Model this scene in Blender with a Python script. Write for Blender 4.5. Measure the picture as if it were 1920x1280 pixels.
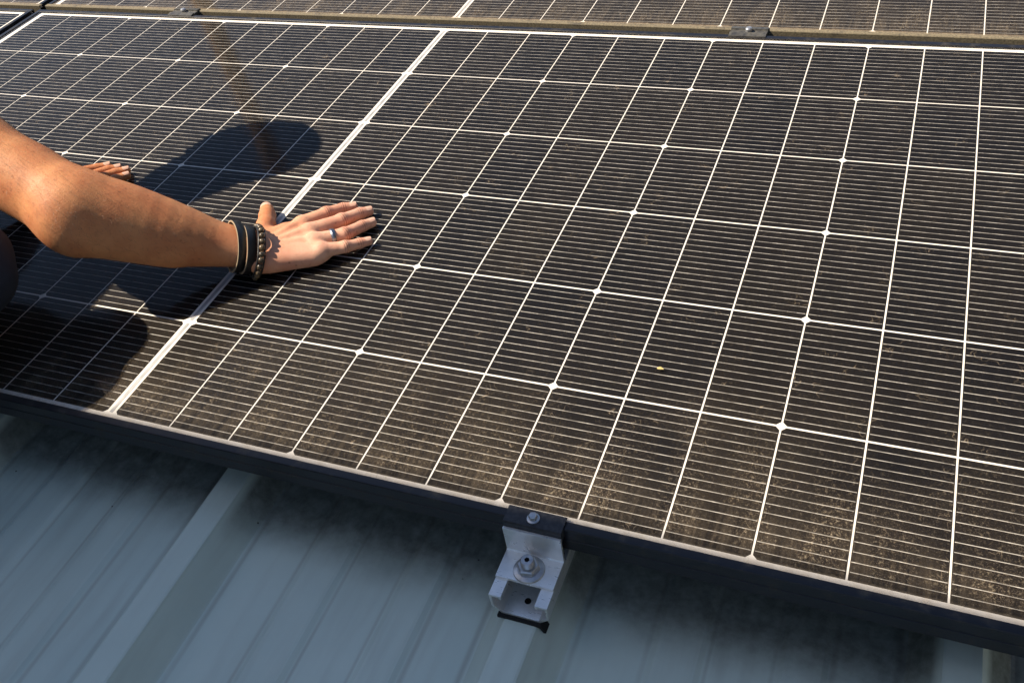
import bpy, math, random
import numpy as np
from mathutils import Matrix, Vector

random.seed(7)
rng = np.random.default_rng(11)
for o in list(bpy.data.objects):
    bpy.data.objects.remove(o)
scene = bpy.context.scene
coll = scene.collection

# ------------------------------------------------------------------ frame of the roof
TILT = math.radians(6.0)                       # roof pitch; +v runs up the slope
W = Matrix.Rotation(TILT, 4, 'X')              # roof coordinates (u, v, z off the cells) -> world

# ------------------------------------------------------------------ camera
cam_d = bpy.data.cameras.new('camera')
cam = bpy.data.objects.new('camera', cam_d)
coll.objects.link(cam)
RIGHT = Vector((0.92525499, 0.35387398, -0.13666162))
DOWN = Vector((0.14941564, -0.67110027, -0.72615384))
FWD = Vector((-0.3486806, 0.65145808, -0.67381318))
POS = Vector((0.91265698, -1.11416527, 0.83733844))
m = Matrix.Identity(4)
for r in range(3):
    m[r][0] = RIGHT[r]; m[r][1] = -DOWN[r]; m[r][2] = -FWD[r]; m[r][3] = POS[r]
cam.matrix_world = W @ m
cam_d.sensor_fit = 'HORIZONTAL'
cam_d.sensor_width = 36.0
cam_d.lens = 36.0 * 1772.87 / 1920.0
cam_d.clip_start = 0.02
cam_d.clip_end = 3000.0
scene.camera = cam

# ------------------------------------------------------------------ light
SUN_SLOPE = (0.80, 0.19)            # how far a shadow runs on the panel per unit height
Ll = Vector((-SUN_SLOPE[0], -SUN_SLOPE[1], 1.0)).normalized()
Lw = (W.to_3x3() @ Ll).normalized()            # towards the sun, world
elev = math.asin(Lw.z)
azim = math.atan2(Lw.x, Lw.y)
world = bpy.data.worlds.new('World')
scene.world = world
world.use_nodes = True
nt = world.node_tree
nt.nodes.clear()
wo = nt.nodes.new('ShaderNodeOutputWorld')
bg = nt.nodes.new('ShaderNodeBackground')
sky = nt.nodes.new('ShaderNodeTexSky')
sky.sky_type = 'NISHITA'
sky.sun_disc = False
sky.sun_elevation = elev
sky.sun_rotation = azim
sky.air_density = 1.0
sky.dust_density = 0.6
sky.ozone_density = 1.4
bg.inputs['Strength'].default_value = 0.072
nt.links.new(sky.outputs[0], bg.inputs[0])
nt.links.new(bg.outputs[0], wo.inputs[0])
sun_d = bpy.data.lights.new('sun', 'SUN')
sun_d.energy = 4.6
sun_d.angle = math.radians(0.53)
sun_d.color = (1.0, 0.87, 0.70)
sun = bpy.data.objects.new('sun', sun_d)
coll.objects.link(sun)
sun.rotation_euler = Lw.to_track_quat('Z', 'Y').to_euler()
sun.location = Lw * 30

scene.view_settings.view_transform = 'Standard'
scene.view_settings.look = 'None'
scene.view_settings.gamma = 1.0
scene.view_settings.exposure = 0.95
scene.render.engine = 'CYCLES'
scene.cycles.transparent_max_bounces = 12

# ------------------------------------------------------------------ material helpers
class NB:
    def __init__(s, name):
        s.m = bpy.data.materials.new(name)
        s.m.use_nodes = True
        s.t = s.m.node_tree
        s.t.nodes.clear()
        s.out = s.t.nodes.new('ShaderNodeOutputMaterial')
        s.tc = s.t.nodes.new('ShaderNodeTexCoord')
    def n(s, typ, **kw):
        nd = s.t.nodes.new(typ)
        for k, v in kw.items():
            setattr(nd, k, v)
        return nd
    def link(s, a, b):
        s.t.links.new(a, b)
    def put(s, sock, v):
        if hasattr(v, 'is_linked') or hasattr(v, 'links'):
            s.link(v, sock)
        elif isinstance(v, (tuple, list)) and len(v) == 3 and sock.type == 'RGBA':
            sock.default_value = (*v, 1)
        else:
            sock.default_value = v
    def coord(s, scale=(1, 1, 1), rot=(0, 0, 0)):
        mp = s.n('ShaderNodeMapping')
        mp.inputs['Scale'].default_value = scale
        mp.inputs['Rotation'].default_value = rot
        s.link(s.tc.outputs['Object'], mp.inputs['Vector'])
        return mp.outputs[0]
    def noise(s, scale, detail=3, rough=0.5, vec=None, dist=0.0):
        nd = s.n('ShaderNodeTexNoise')
        nd.inputs['Scale'].default_value = scale
        nd.inputs['Detail'].default_value = detail
        nd.inputs['Roughness'].default_value = rough
        nd.inputs['Distortion'].default_value = dist
        s.link(vec if vec is not None else s.tc.outputs['Object'], nd.inputs['Vector'])
        return nd.outputs['Fac']
    def rng(s, v, a, b, c=0.0, d=1.0, smooth=False):
        nd = s.n('ShaderNodeMapRange')
        if smooth:
            nd.interpolation_type = 'SMOOTHSTEP'
        s.put(nd.inputs[0], v)
        for i, x in enumerate((a, b, c, d)):
            nd.inputs[1 + i].default_value = x
        return nd.outputs[0]
    def math(s, op, a, b=0.0, clamp=False):
        nd = s.n('ShaderNodeMath', operation=op)
        nd.use_clamp = clamp
        s.put(nd.inputs[0], a)
        s.put(nd.inputs[1], b)
        return nd.outputs[0]
    def mix(s, f, a, b):
        nd = s.n('ShaderNodeMix', data_type='RGBA')
        s.put(nd.inputs[0], f)
        s.put(nd.inputs[6], a)
        s.put(nd.inputs[7], b)
        return nd.outputs[2]
    def sep(s):
        nd = s.n('ShaderNodeSeparateXYZ')
        s.link(s.tc.outputs['Object'], nd.inputs[0])
        return nd.outputs
    def bump(s, h, strength=0.3, dist=0.001):
        nd = s.n('ShaderNodeBump')
        nd.inputs['Strength'].default_value = strength
        nd.inputs['Distance'].default_value = dist
        s.put(nd.inputs['Height'], h)
        return nd.outputs[0]
    def pbr(s, col, rough=0.5, metal=0.0, normal=None, spec=0.5, coat=0.0, sss=0.0, sssr=None):
        p = s.n('ShaderNodeBsdfPrincipled')
        s.put(p.inputs['Base Color'], col)
        s.put(p.inputs['Roughness'], rough)
        s.put(p.inputs['Metallic'], metal)
        s.put(p.inputs['Specular IOR Level'], spec)
        p.inputs['Coat Weight'].default_value = coat
        if sss:
            p.inputs['Subsurface Weight'].default_value = sss
            p.inputs['Subsurface Radius'].default_value = sssr
            p.inputs['Subsurface Scale'].default_value = 0.006
        if normal is not None:
            s.link(normal, p.inputs['Normal'])
        s.link(p.outputs[0], s.out.inputs[0])
        return s.m

MAT = {}
CREASES = [((.0939, -.1131, .0235), (.1079, -.0863, .0165), .010), ((.1298, -.1266, .0245), (.1427, -.0954, .017), .0105),
           ((.1510, -.1574, .0235), (.1627, -.1244, .0168), .010), ((.1652, -.1829, .0205), (.1785, -.1638, .015), .009),
           ((.1079, -.0863, .0165), (.1192, -.0757, .0133), .007), ((.1427, -.0954, .0170), (.1518, -.0830, .0135), .0072),
           ((.1627, -.1244, .0168), (.1708, -.1095, .0133), .007), ((.1785, -.1638, .0155), (.1876, -.1536, .0128), .006),
           ((-.0060, -.1335, .0240), (-.0215, -.1125, .0190), .012)]
RIB, RIB0 = 0.439, 0.608                       # rib pitch of the roof sheet, u of one rib
Z_TOP, Z_PAN = -0.080, -0.120

def make_materials():
    # silicon: near black with the faint fine finger lines of a cell and slight cell to cell tint
    b = NB('silicon_cell')
    oi = b.n('ShaderNodeObjectInfo')
    tint = b.mix(oi.outputs['Random'], (0.0050, 0.0052, 0.0066), (0.0080, 0.0070, 0.0068))
    MAT['cell'] = b.pbr(tint, 0.5, 0.0, spec=0.06)

    b = NB('white_backsheet')
    n = b.noise(60, 3)
    MAT['backsheet'] = b.pbr(b.mix(b.rng(n, .3, .7), (0.84, 0.81, 0.75), (0.72, 0.69, 0.63)), 0.55)

    b = NB('tinned_ribbon')
    n = b.noise(120, 2, vec=b.coord((1, .3, 1)))
    MAT['ribbon'] = b.pbr(b.mix(b.rng(n, .35, .65), (0.50, 0.51, 0.52), (0.34, 0.35, 0.36)), 0.5, 0.35)

    b = NB('busbar_wire')
    n = b.noise(55, 2, vec=b.coord((1, 3.2, 1)))
    n2 = b.noise(230, 1, vec=b.coord((1, 1.5, 1)))
    f = b.math('ADD', b.rng(n, .35, .65, 0, .7), b.rng(n2, .58, .72, 0, .5), True)
    MAT['busbar'] = b.pbr(b.mix(f, (0.20, 0.19, 0.172), (0.62, 0.59, 0.54)), 0.6, 0.0, spec=.3)

    # glass with its film of dust: denser towards the lower edge, speckled, with dried drips and fibres
    b = NB('dusty_solar_glass')
    xyz = b.sep()
    v = xyz[1]
    low = b.rng(v, -0.30, -0.56, 0, 1, True)
    low2 = b.rng(v, -0.46, -0.555, 0, 1, True)
    big = b.noise(6.5, 4, .6)
    spk = b.noise(640, 2, .6)
    spk2 = b.noise(260, 4, .7)
    drip = b.noise(26, 3, .6, vec=b.coord((1, .16, 1)))
    vertical = b.noise(150, 3, .6, vec=b.coord((1, .05, 1)))
    sp = b.rng(spk, .54, .72, 0, 1, True)
    sp2 = b.rng(spk2, .52, .72, 0, 1, True)
    film = b.math('MULTIPLY', b.rng(big, .25, .75, .3, 1.3), 0.004)
    grain = b.math('MULTIPLY', b.math('ADD', sp, sp2), b.rng(big, .3, .7, .006, .032))
    lowd = b.math('MULTIPLY', b.math('MULTIPLY', low, b.rng(v, -.551, -.536, .25, 1, True)), b.math('MULTIPLY', b.rng(drip, .35, .68, 0.1, 1.0, True),
                                          b.math('MULTIPLY', b.rng(big, .35, .65, .5, 1.3), b.math('ADD', b.math('MULTIPLY', sp, .26), b.math('MULTIPLY', sp2, .26)))))
    haze = b.math('MULTIPLY', b.rng(v, -0.22, -0.53, 0, 1, True), b.rng(big, .3, .7, .003, .026))
    lowd2 = b.math('MULTIPLY', low2, b.math('MULTIPLY', b.rng(vertical, .4, .7), .06))
    fib = b.noise(75, 1.0, .5, dist=.6)
    fmask = b.rng(b.noise(21, 1), .56, .62)
    line = b.rng(b.math('ABSOLUTE', b.math('SUBTRACT', fib, .5)), .003, .010, 1, 0)
    fibre = b.math('MULTIPLY', b.math('MULTIPLY', line, fmask), b.rng(b.noise(40, 1), .48, .58, 0, .22))
    rim = b.math('MULTIPLY', b.rng(v, -0.5505, -0.559, 0, .32, True), b.rng(b.noise(90, 3), .3, .65, .55, 1.1))
    d = b.math('ADD', b.math('ADD', b.math('ADD', film, b.math('ADD', rim, haze)), grain), b.math('ADD', b.math('ADD', lowd, lowd2), fibre), True)
    tr = b.n('ShaderNodeBsdfTransparent')
    gl = b.n('ShaderNodeBsdfGlossy')
    gl.inputs['Roughness'].default_value = 0.09
    fr = b.n('ShaderNodeFresnel')
    fr.inputs['IOR'].default_value = 1.19
    mx = b.n('ShaderNodeMixShader')
    b.link(fr.outputs[0], mx.inputs[0]); b.link(tr.outputs[0], mx.inputs[1]); b.link(gl.outputs[0], mx.inputs[2])
    df = b.n('ShaderNodeBsdfDiffuse')
    b.put(df.inputs[0], b.mix(sp2, (0.60, 0.47, 0.32), (0.74, 0.61, 0.42)))
    mx2 = b.n('ShaderNodeMixShader')
    b.put(mx2.inputs[0], d); b.link(mx.outputs[0], mx2.inputs[1]); b.link(df.outputs[0], mx2.inputs[2])
    b.link(mx2.outputs[0], b.out.inputs[0])
    MAT['glass'] = b.m

    def frame(name, dust, dcol):
        b = NB(name)
        n = b.noise(38, 4, .65)
        n2 = b.noise(260, 3, .6)
        f = b.math('MULTIPLY', b.rng(n, .5 - dust * .35, .85 - dust * .35, 0, 1, True), b.rng(n2, .25, .6, .35, 1))
        col = b.mix(f, (0.009, 0.009, 0.013), dcol)
        return b.pbr(col, b.rng(f, 0, 1, .38, .85), 0.0, b.bump(n2, .25, .0006), spec=.45)
    MAT['frame'] = frame('black_frame', .02, (0.08, 0.07, 0.055))
    MAT['frame_dirty'] = frame('black_frame_dirt', 1.0, (0.21, 0.175, 0.11))

    b = NB('aluminium')
    n = b.noise(90, 3, vec=b.coord((1, 8, 1)))
    n2 = b.noise(30, 4, .6)
    MAT['alu'] = b.pbr(b.mix(b.rng(n2, .3, .75), (0.90, 0.90, 0.88), (0.66, 0.67, 0.67)), b.rng(n, .3, .7, .26, .42), 0.65, b.bump(n, .12, .0004))
    b = NB('zinc_steel')
    n = b.noise(160, 3)
    MAT['steel'] = b.pbr(b.mix(b.rng(n, .3, .7), (0.55, 0.56, 0.58), (0.38, 0.39, 0.41)), 0.34, 0.75)
    b = NB('black_cap')
    n = b.noise(220, 3)
    MAT['cap'] = b.pbr(b.mix(b.rng(n, .4, .75), (0.012, 0.013, 0.018), (0.04, 0.04, 0.045)), 0.5, 0.0, b.bump(n, .2, .0004))
    b = NB('weathered_cap')
    n = b.noise(120, 3)
    MAT['cap_grey'] = b.pbr(b.mix(b.rng(n, .35, .7), (0.035, 0.035, 0.036), (0.10, 0.095, 0.08)), 0.45, 0.0, b.bump(n, .2, .0004))
    b = NB('black_rubber')
    n = b.noise(300, 2)
    MAT['rubber'] = b.pbr((0.012, 0.012, 0.012), 0.75, 0, b.bump(n, .3, .0005), spec=.3)
    b = NB('dark_hole')
    MAT['hole'] = b.pbr((0.004, 0.004, 0.005), 0.9, spec=.1)

    # coated roof sheet: pale blue grey, dirt plus painted-in shade below the panel edge, water marks, specks
    b = NB('coated_roof_sheet')
    xyz = b.sep()
    v = xyz[1]
    n1 = b.noise(9, 4, .6)
    streak = b.noise(34, 3, .55, vec=b.coord((1, .12, 1)))
    fine = b.noise(240, 3, .6)
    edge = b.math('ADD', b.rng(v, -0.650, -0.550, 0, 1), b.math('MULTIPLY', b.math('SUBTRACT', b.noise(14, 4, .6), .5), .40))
    grime_shade = b.math('MULTIPLY', b.rng(edge, .10, .95, 0, 1, True), b.rng(b.noise(60, 4, .7), .25, .65, .75, 1))
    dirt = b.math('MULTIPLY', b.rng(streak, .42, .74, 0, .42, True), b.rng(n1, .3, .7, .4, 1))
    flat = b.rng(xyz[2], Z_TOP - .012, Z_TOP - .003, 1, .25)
    grime_shade = b.math('MULTIPLY', grime_shade, flat)
    ub = b.math('FLOORED_MODULO', b.math('SUBTRACT', xyz[0], RIB0), RIB)
    for cc, ww in ((.132, .005), (.322, .006), (.197, .004), (.263, .004), (.055, .006), (.384, .007)):
        cr = b.rng(b.math('ABSOLUTE', b.math('SUBTRACT', ub, cc)), 0, ww, .75, 0, True)
        dirt = b.math('MAXIMUM', dirt, b.math('MULTIPLY', cr, b.rng(streak, .35, .6, .35, 1)))
    vor = b.n('ShaderNodeTexVoronoi')
    vor.inputs['Scale'].default_value = 24
    vor.inputs['Randomness'].default_value = 1
    b.link(b.tc.outputs['Object'], vor.inputs['Vector'])
    speck = b.math('MULTIPLY', b.rng(vor.outputs['Distance'], .022, .035, 1, 0), b.rng(n1, .52, .56))
    base = b.mix(b.rng(n1, .3, .7), (0.59, 0.69, 0.615), (0.65, 0.75, 0.67))
    col = b.mix(dirt, base, (0.40, 0.43, 0.37))
    col = b.mix(b.math('MULTIPLY', grime_shade, .85), col, (0.035, 0.032, 0.026))
    col = b.mix(speck, col, (0.03, 0.03, 0.03))
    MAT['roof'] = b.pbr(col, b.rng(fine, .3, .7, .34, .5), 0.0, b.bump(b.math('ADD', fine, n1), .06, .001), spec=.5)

    b = NB('ground_grass')
    n = b.noise(.4, 5, .7)
    MAT['ground'] = b.pbr(b.mix(n, (0.05, 0.07, 0.025), (0.12, 0.11, 0.06)), 0.9)
    b = NB('lime_render')
    n = b.noise(4, 5, .7)
    n2 = b.noise(120, 3)
    MAT['render'] = b.pbr(b.mix(n, (0.52, 0.48, 0.42), (0.62, 0.58, 0.52)), 0.9, 0, b.bump(n2, .4, .004))
    b = NB('dark_slate')
    bk = b.n('ShaderNodeTexBrick')
    bk.inputs['Scale'].default_value = 4.5
    bk.inputs['Color1'].default_value = (0.018, 0.026, 0.038, 1)
    bk.inputs['Color2'].default_value = (0.013, 0.019, 0.028, 1)
    bk.inputs['Mortar'].default_value = (0.015, 0.015, 0.016, 1)
    b.link(b.coord((1, 1, 1), (0, math.pi / 2, math.pi / 2)), bk.inputs['Vector'])
    MAT['slate'] = b.pbr(bk.outputs['Color'], 0.9)
    b = NB('clay_tile')
    n = b.noise(9, 4)
    MAT['tile'] = b.pbr(b.mix(n, (0.30, 0.11, 0.06), (0.42, 0.18, 0.10)), 0.85)
    b = NB('orange_pipe')
    n = b.noise(14, 4)
    MAT['pipe'] = b.pbr(b.mix(n, (0.86, 0.38, 0.07), (0.90, 0.46, 0.12)), 0.5)
    b = NB('window_glass')
    MAT['pane'] = b.pbr((0.02, 0.025, 0.03), 0.05, spec=.8)
    b = NB('white_paint')
    MAT['paint'] = b.pbr((0.75, 0.75, 0.73), 0.5)

    # skin
    b = NB('skin')
    xyz = b.sep()
    n1 = b.noise(22, 4, .6)
    n2 = b.noise(420, 3, .6)
    n3 = b.noise(110, 3, .6)
    pores = b.noise(900, 2, .6)
    tan = b.rng(xyz[0], 0.0, 0.13, 0, 1, True)
    tone = b.mix(tan, (0.60, 0.265, 0.115), (0.70, 0.405, 0.28))
    tone2 = b.mix(tan, (0.47, 0.17, 0.072), (0.61, 0.28, 0.185))
    col = b.mix(b.rng(n1, .35, .7), tone, tone2)
    col = b.mix(b.rng(n3, .55, .75, 0, .35), col, (0.36, 0.14, 0.08))
    vf = b.n('ShaderNodeTexVoronoi')
    vf.inputs['Scale'].default_value = 90
    b.link(b.tc.outputs['Object'], vf.inputs['Vector'])
    fk = b.math('MULTIPLY', b.rng(vf.outputs['Distance'], .10, .22, .55, 0, True), b.rng(n1, .5, .62))
    col = b.mix(fk, col, (0.25, 0.09, 0.04))
    crease = None
    for p0, p1, rr in CREASES:
        ax_ = [p1[i] - p0[i] for i in range(3)]
        ll = math.sqrt(sum(a * a for a in ax_))
        sb = b.n('ShaderNodeVectorMath', operation='SUBTRACT')
        b.link(b.tc.outputs['Object'], sb.inputs[0]); sb.inputs[1].default_value = p0
        dt = b.n('ShaderNodeVectorMath', operation='DOT_PRODUCT')
        b.link(sb.outputs[0], dt.inputs[0]); dt.inputs[1].default_value = [a / ll for a in ax_]
        le = b.n('ShaderNodeVectorMath', operation='LENGTH')
        b.link(sb.outputs[0], le.inputs[0])
        x_ = b.math('ADD', dt.outputs['Value'], b.math('MULTIPLY', b.math('SUBTRACT', n3, .5), .0030))
        wv = b.math('POWER', b.math('ABSOLUTE', b.math('COSINE', b.math('MULTIPLY', x_, math.pi / .0036))), 6.0)
        k_ = b.math('MULTIPLY', wv, b.math('MULTIPLY', b.rng(b.math('ABSOLUTE', dt.outputs['Value']), .0020, .0058, 1, 0, True), b.rng(le.outputs['Value'], rr * 1.2, rr * 1.8, 1, 0, True)))
        crease = k_ if crease is None else b.math('MAXIMUM', crease, k_)
    col = b.mix(b.math('MULTIPLY', crease, .75), col, (0.30, 0.09, 0.05))
    h = b.math('ADD', b.math('MULTIPLY', n3, .45), b.math('ADD', b.math('MULTIPLY', n2, .5), b.math('MULTIPLY', pores, .25)))
    h = b.math('SUBTRACT', h, b.math('MULTIPLY', crease, .9))
    MAT['skin'] = b.pbr(col, b.rng(n3, .3, .7, .50, .64), 0, b.bump(h, .38, .0016), spec=.32, sss=.12, sssr=(1.0, .32, .16))
    b = NB('fingernail')
    MAT['nail'] = b.pbr((0.68, 0.42, 0.31), 0.34, spec=.5, sss=.1, sssr=(1, .4, .25))
    b = NB('arm_hair')
    MAT['armhair'] = b.pbr((0.10, 0.055, 0.025), 0.5)
    b = NB('head_hair')
    n = b.noise(160, 3, vec=b.coord((1, 1, .2)))
    MAT['hair'] = b.pbr(b.mix(n, (0.018, 0.011, 0.007), (0.05, 0.03, 0.018)), 0.5, 0, b.bump(n, .8, .004))
    b = NB('dry_leaf')
    n = b.noise(500, 2)
    MAT['leaf'] = b.pbr(b.mix(n, (0.40, 0.30, 0.10), (0.52, 0.42, 0.18)), 0.7)
    b = NB('navy_denim')
    n = b.noise(500, 2, vec=b.coord((1, 1, .3)))
    n2 = b.noise(14, 3)
    MAT['denim'] = b.pbr(b.mix(b.math('MULTIPLY', n, n2), (0.006, 0.010, 0.022), (0.022, 0.034, 0.07)), 0.85, 0, b.bump(n, .4, .001))
    b = NB('dark_cotton')
    n = b.noise(600, 2)
    MAT['cotton'] = b.pbr(b.mix(n, (0.012, 0.012, 0.014), (0.03, 0.03, 0.034)), 0.9, 0, b.bump(n, .3, .001))
    b = NB('shoe_leather')
    MAT['shoe'] = b.pbr((0.03, 0.022, 0.018), 0.6)
    b = NB('eye_white')
    MAT['eyew'] = b.pbr((0.75, 0.72, 0.68), 0.2)
    b = NB('iris_brown')
    MAT['iris'] = b.pbr((0.05, 0.025, 0.012), 0.15)
    b = NB('lip_skin')
    MAT['lip'] = b.pbr((0.42, 0.16, 0.12), 0.45)

    b = NB('black_leather')
    n = b.noise(380, 3)
    MAT['leather'] = b.pbr(b.mix(n, (0.010, 0.010, 0.012), (0.022, 0.021, 0.022)), 0.42, 0, b.bump(n, .4, .0006))
    b = NB('raw_leather_edge')
    n = b.noise(300, 3)
    MAT['rawedge'] = b.pbr(b.mix(n, (0.24, 0.18, 0.11), (0.36, 0.28, 0.19)), 0.8)
    b = NB('stone_bead')
    oi = b.n('ShaderNodeObjectInfo')
    n = b.noise(190, 4, .7)
    c = b.mix(oi.outputs['Random'], (0.03, 0.026, 0.022), (0.11, 0.07, 0.032))
    MAT['bead'] = b.pbr(b.mix(b.rng(n, .45, .7), c, (0.24, 0.18, 0.10)), 0.3, spec=.5)
    b = NB('brushed_ring')
    MAT['ring'] = b.pbr((0.30, 0.32, 0.37), 0.34, 1.0)

make_materials()

# ------------------------------------------------------------------ object helpers
def mesh_from(name, verts, faces, mat, smooth=False):
    me = bpy.data.meshes.new(name)
    me.from_pydata([tuple(v) for v in verts], [], faces)
    me.materials.append(MAT[mat] if isinstance(mat, str) else mat)
    if smooth:
        me.polygons.foreach_set('use_smooth', [True] * len(me.polygons))
    me.update()
    return me

def tag(o, label=None, cat=None, group=None, kind=None):
    if label: o['label'] = label
    if cat: o['category'] = cat
    if group: o['group'] = group
    if kind: o['kind'] = kind
    return o

def part(name, me, parent, loc=(0, 0, 0), rot=None):
    o = bpy.data.objects.new(name, me)
    coll.objects.link(o)
    o.parent = parent
    o.location = loc
    if rot is not None:
        o.rotation_euler = rot
    return o

def top(name, me=None, loc=(0, 0, 0), roof=True):
    o = bpy.data.objects.new(name, me)
    coll.objects.link(o)
    if me is None:
        o.empty_display_size = 0.05
    o.matrix_world = (W if roof else Matrix.Identity(4)) @ Matrix.Translation(loc)
    return o

class MB:
    """collects shapes into one mesh"""
    def __init__(s):
        s.v = []; s.f = []
    def add(s, v, f):
        k = len(s.v)
        s.v += [tuple(p) for p in v]
        s.f += [tuple(i + k for i in q) for q in f]
        return s
    def box(s, a, b, c=0.0):
        """box a..b with chamfered vertical and top edges of size c"""
        (x0, y0, z0), (x1, y1, z1) = a, b
        if c <= 0:
            v = [(x0, y0, z0), (x1, y0, z0), (x1, y1, z0), (x0, y1, z0), (x0, y0, z1), (x1, y0, z1), (x1, y1, z1), (x0, y1, z1)]
            return s.add(v, [(3, 2, 1, 0), (4, 5, 6, 7), (0, 1, 5, 4), (1, 2, 6, 5), (2, 3, 7, 6), (3, 0, 4, 7)])
        v = []
        for z, e in ((z0, 0), (z1 - c, 0), (z1, c)):
            v += [(x0 + e, y0 + c + e * 0, z), (x0 + c, y0 + e, z), (x1 - c, y0 + e, z), (x1 - e, y0 + c, z),
                  (x1 - e, y1 - c, z), (x1 - c, y1 - e, z), (x0 + c, y1 - e, z), (x0 + e, y1 - c, z)]
        f = [tuple(range(7, -1, -1)), tuple(range(16, 24))]
        for l in (0, 8):
            for i in range(8):
                j = (i + 1) % 8
                f.append((l + i, l + j, l + 8 + j, l + 8 + i))
        return s.add(v, f)
    def prism(s, poly, axis, a, b):
        """closed polygon extruded along an axis; poly in the two other axes in order"""
        n = len(poly)
        def p(t, q):
            if axis == 'x': return (t, q[0], q[1])
            if axis == 'y': return (q[0], t, q[1])
            return (q[0], q[1], t)
        v = [p(a, q) for q in poly] + [p(b, q) for q in poly]
        f = [tuple(range(n)), tuple(range(2 * n - 1, n - 1, -1))]
        for i in range(n):
            j = (i + 1) % n
            f.append((i, i + n, j + n, j))
        return s.add(v, f)
    def lathe(s, prof, c, n=24, phase=0.0):
        """profile (r, z) turned about z at c"""
        v = []; f = []
        for r, z in prof:
            for i in range(n):
                a = 2 * math.pi * i / n + phase
                v.append((c[0] + r * math.cos(a), c[1] + r * math.sin(a), c[2] + z))
        for k in range(len(prof) - 1):
            for i in range(n):
                j = (i + 1) % n
                f.append((k * n + i, k * n + j, (k + 1) * n + j, (k + 1) * n + i))
        f.append(tuple(range(n - 1, -1, -1)))
        f.append(tuple((len(prof) - 1) * n + i for i in range(n)))
        return s.add(v, f)
    def mesh(s, name, mat, smooth=False):
        me = mesh_from(name, s.v, s.f, mat, smooth)
        import bmesh
        bm = bmesh.new(); bm.from_mesh(me)
        bmesh.ops.recalc_face_normals(bm, faces=bm.faces)
        bm.to_mesh(me); bm.free()
        return me

# ------------------------------------------------------------------ setting: ground, roof
gv = 1500
g = top('ground', mesh_from('ground', [(-gv, -gv, 0), (gv, -gv, 0), (gv, gv, 0), (-gv, gv, 0)], [(0, 1, 2, 3)], 'ground'), (0, 0, -4.2), roof=False)
tag(g, 'grassy ground far below the roof', 'ground', kind='structure')

U0, U1, V0, V1 = -3.9, 3.2, -1.75, 2.9

def rib_profile(c):
    """one pitch of the sheet, from the middle of a rib to the middle of the next"""
    pts = [(0.0, Z_TOP), (0.0165, Z_TOP), (0.0190, Z_TOP - .0010), (0.0205, Z_TOP - .0035), (0.0465, Z_PAN + .0030), (0.0490, Z_PAN + .0008), (0.0530, Z_PAN)]
    for a, bb in ((0.136, 0.193), (0.267, 0.317)):
        pts += [(a - .004, Z_PAN), (a, Z_PAN + .0006), (a + .006, Z_PAN + .0034), (a + .010, Z_PAN + .0040),
                (bb - .010, Z_PAN + .0040), (bb - .006, Z_PAN + .0034), (bb, Z_PAN + .0006), (bb + .004, Z_PAN)]
    q = RIB
    pts += [(q - .0530, Z_PAN), (q - .0490, Z_PAN + .0008), (q - .0465, Z_PAN + .0030), (q - .0205, Z_TOP - .0035), (q - .0190, Z_TOP - .0010), (q - .0165, Z_TOP)]
    return [(c + a, z) for a, z in pts]

roof = None
k0 = math.floor((U0 - RIB0) / RIB)
k1 = math.ceil((U1 - RIB0) / RIB)
sheet_bays = 3
for s0 in range(k0, k1, sheet_bays):
    line = []
    for k in range(s0, s0 + sheet_bays):
        line += rib_profile(RIB0 + k * RIB)
    e = RIB0 + (s0 + sheet_bays) * RIB
    lap = .0012 * ((s0 - k0) // sheet_bays % 2)
    line += [(e, Z_TOP), (e + .0165, Z_TOP), (e + .0205, Z_TOP - .0035), (e + .0465, Z_PAN + .003)]
    nv = 40
    vs = np.linspace(V0, V1, nv)
    verts = []; faces = []
    n = len(line)
    for v in vs:
        for (u, z) in line:
            verts.append((u, v, z + lap + 0.0008 * math.sin(3.1 * u + 2.3 * v) * math.sin(7 * v + u)))
    for i in range(nv - 1):
        for j in range(n - 1):
            faces.append((i * n + j, i * n + j + 1, (i + 1) * n + j + 1, (i + 1) * n + j))
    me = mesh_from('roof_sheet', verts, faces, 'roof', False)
    if roof is None:
        roof = top('roof', None, (0, 0, 0))
        tag(roof, 'pale blue grey trapezoidal metal roof under the solar panels', 'roof', kind='structure')
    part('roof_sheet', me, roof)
mb = MB()
mb.prism([(V1 - .12, Z_TOP + .004), (V1 + .02, Z_TOP + .03), (V1 + .16, Z_TOP - .02), (V1 + .16, Z_TOP - .023), (V1 + .02, Z_TOP + .027), (V1 - .12, Z_TOP + .001)], 'x', U0, U1)
part('ridge_cap', mb.mesh('ridge_cap', 'roof'), roof)
mb = MB()
mb.box((U0, V0 + .1, -4.4), (U1, V0 + .4, Z_PAN - .01))
mb.box((U0, V0 + .1, -.30), (U1, V1, Z_PAN - .02))
part('roof_deck', mb.mesh('roof_deck', 'render'), roof)

# ------------------------------------------------------------------ solar panels
PITCH, ROW, GAPC, GAP, GAPR = 0.09213, 0.1845, 0.0147, 0.0022, 0.0028
HU, HV = 1.138, 0.572                # outer half size
LIP = 0.011
Z_LIP, Z_GLASS, Z_FB = 0.0045, 0.0030, -0.0305

def cell_mesh(kind):
    hx, hy = (PITCH - GAP) / 2, (ROW - GAPR) / 2
    c = 0.0049
    p = []
    if kind == 0: p = [(-hx, -hy + c), (-hx + c, -hy), (hx, -hy), (hx, hy), (-hx + c, hy), (-hx, hy - c)]
    elif kind == 1: p = [(-hx, -hy), (hx, -hy), (hx, hy), (-hx, hy)]
    else: p = [(-hx, -hy), (hx - c, -hy), (hx, -hy + c), (hx, hy - c), (hx - c, hy), (-hx, hy)]
    mb = MB()
    mb.prism(p, 'z', -0.00018, 0.0)
    return mb.mesh('solar_cell', 'cell')
CELLS = [cell_mesh(k) for k in range(3)]

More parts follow.
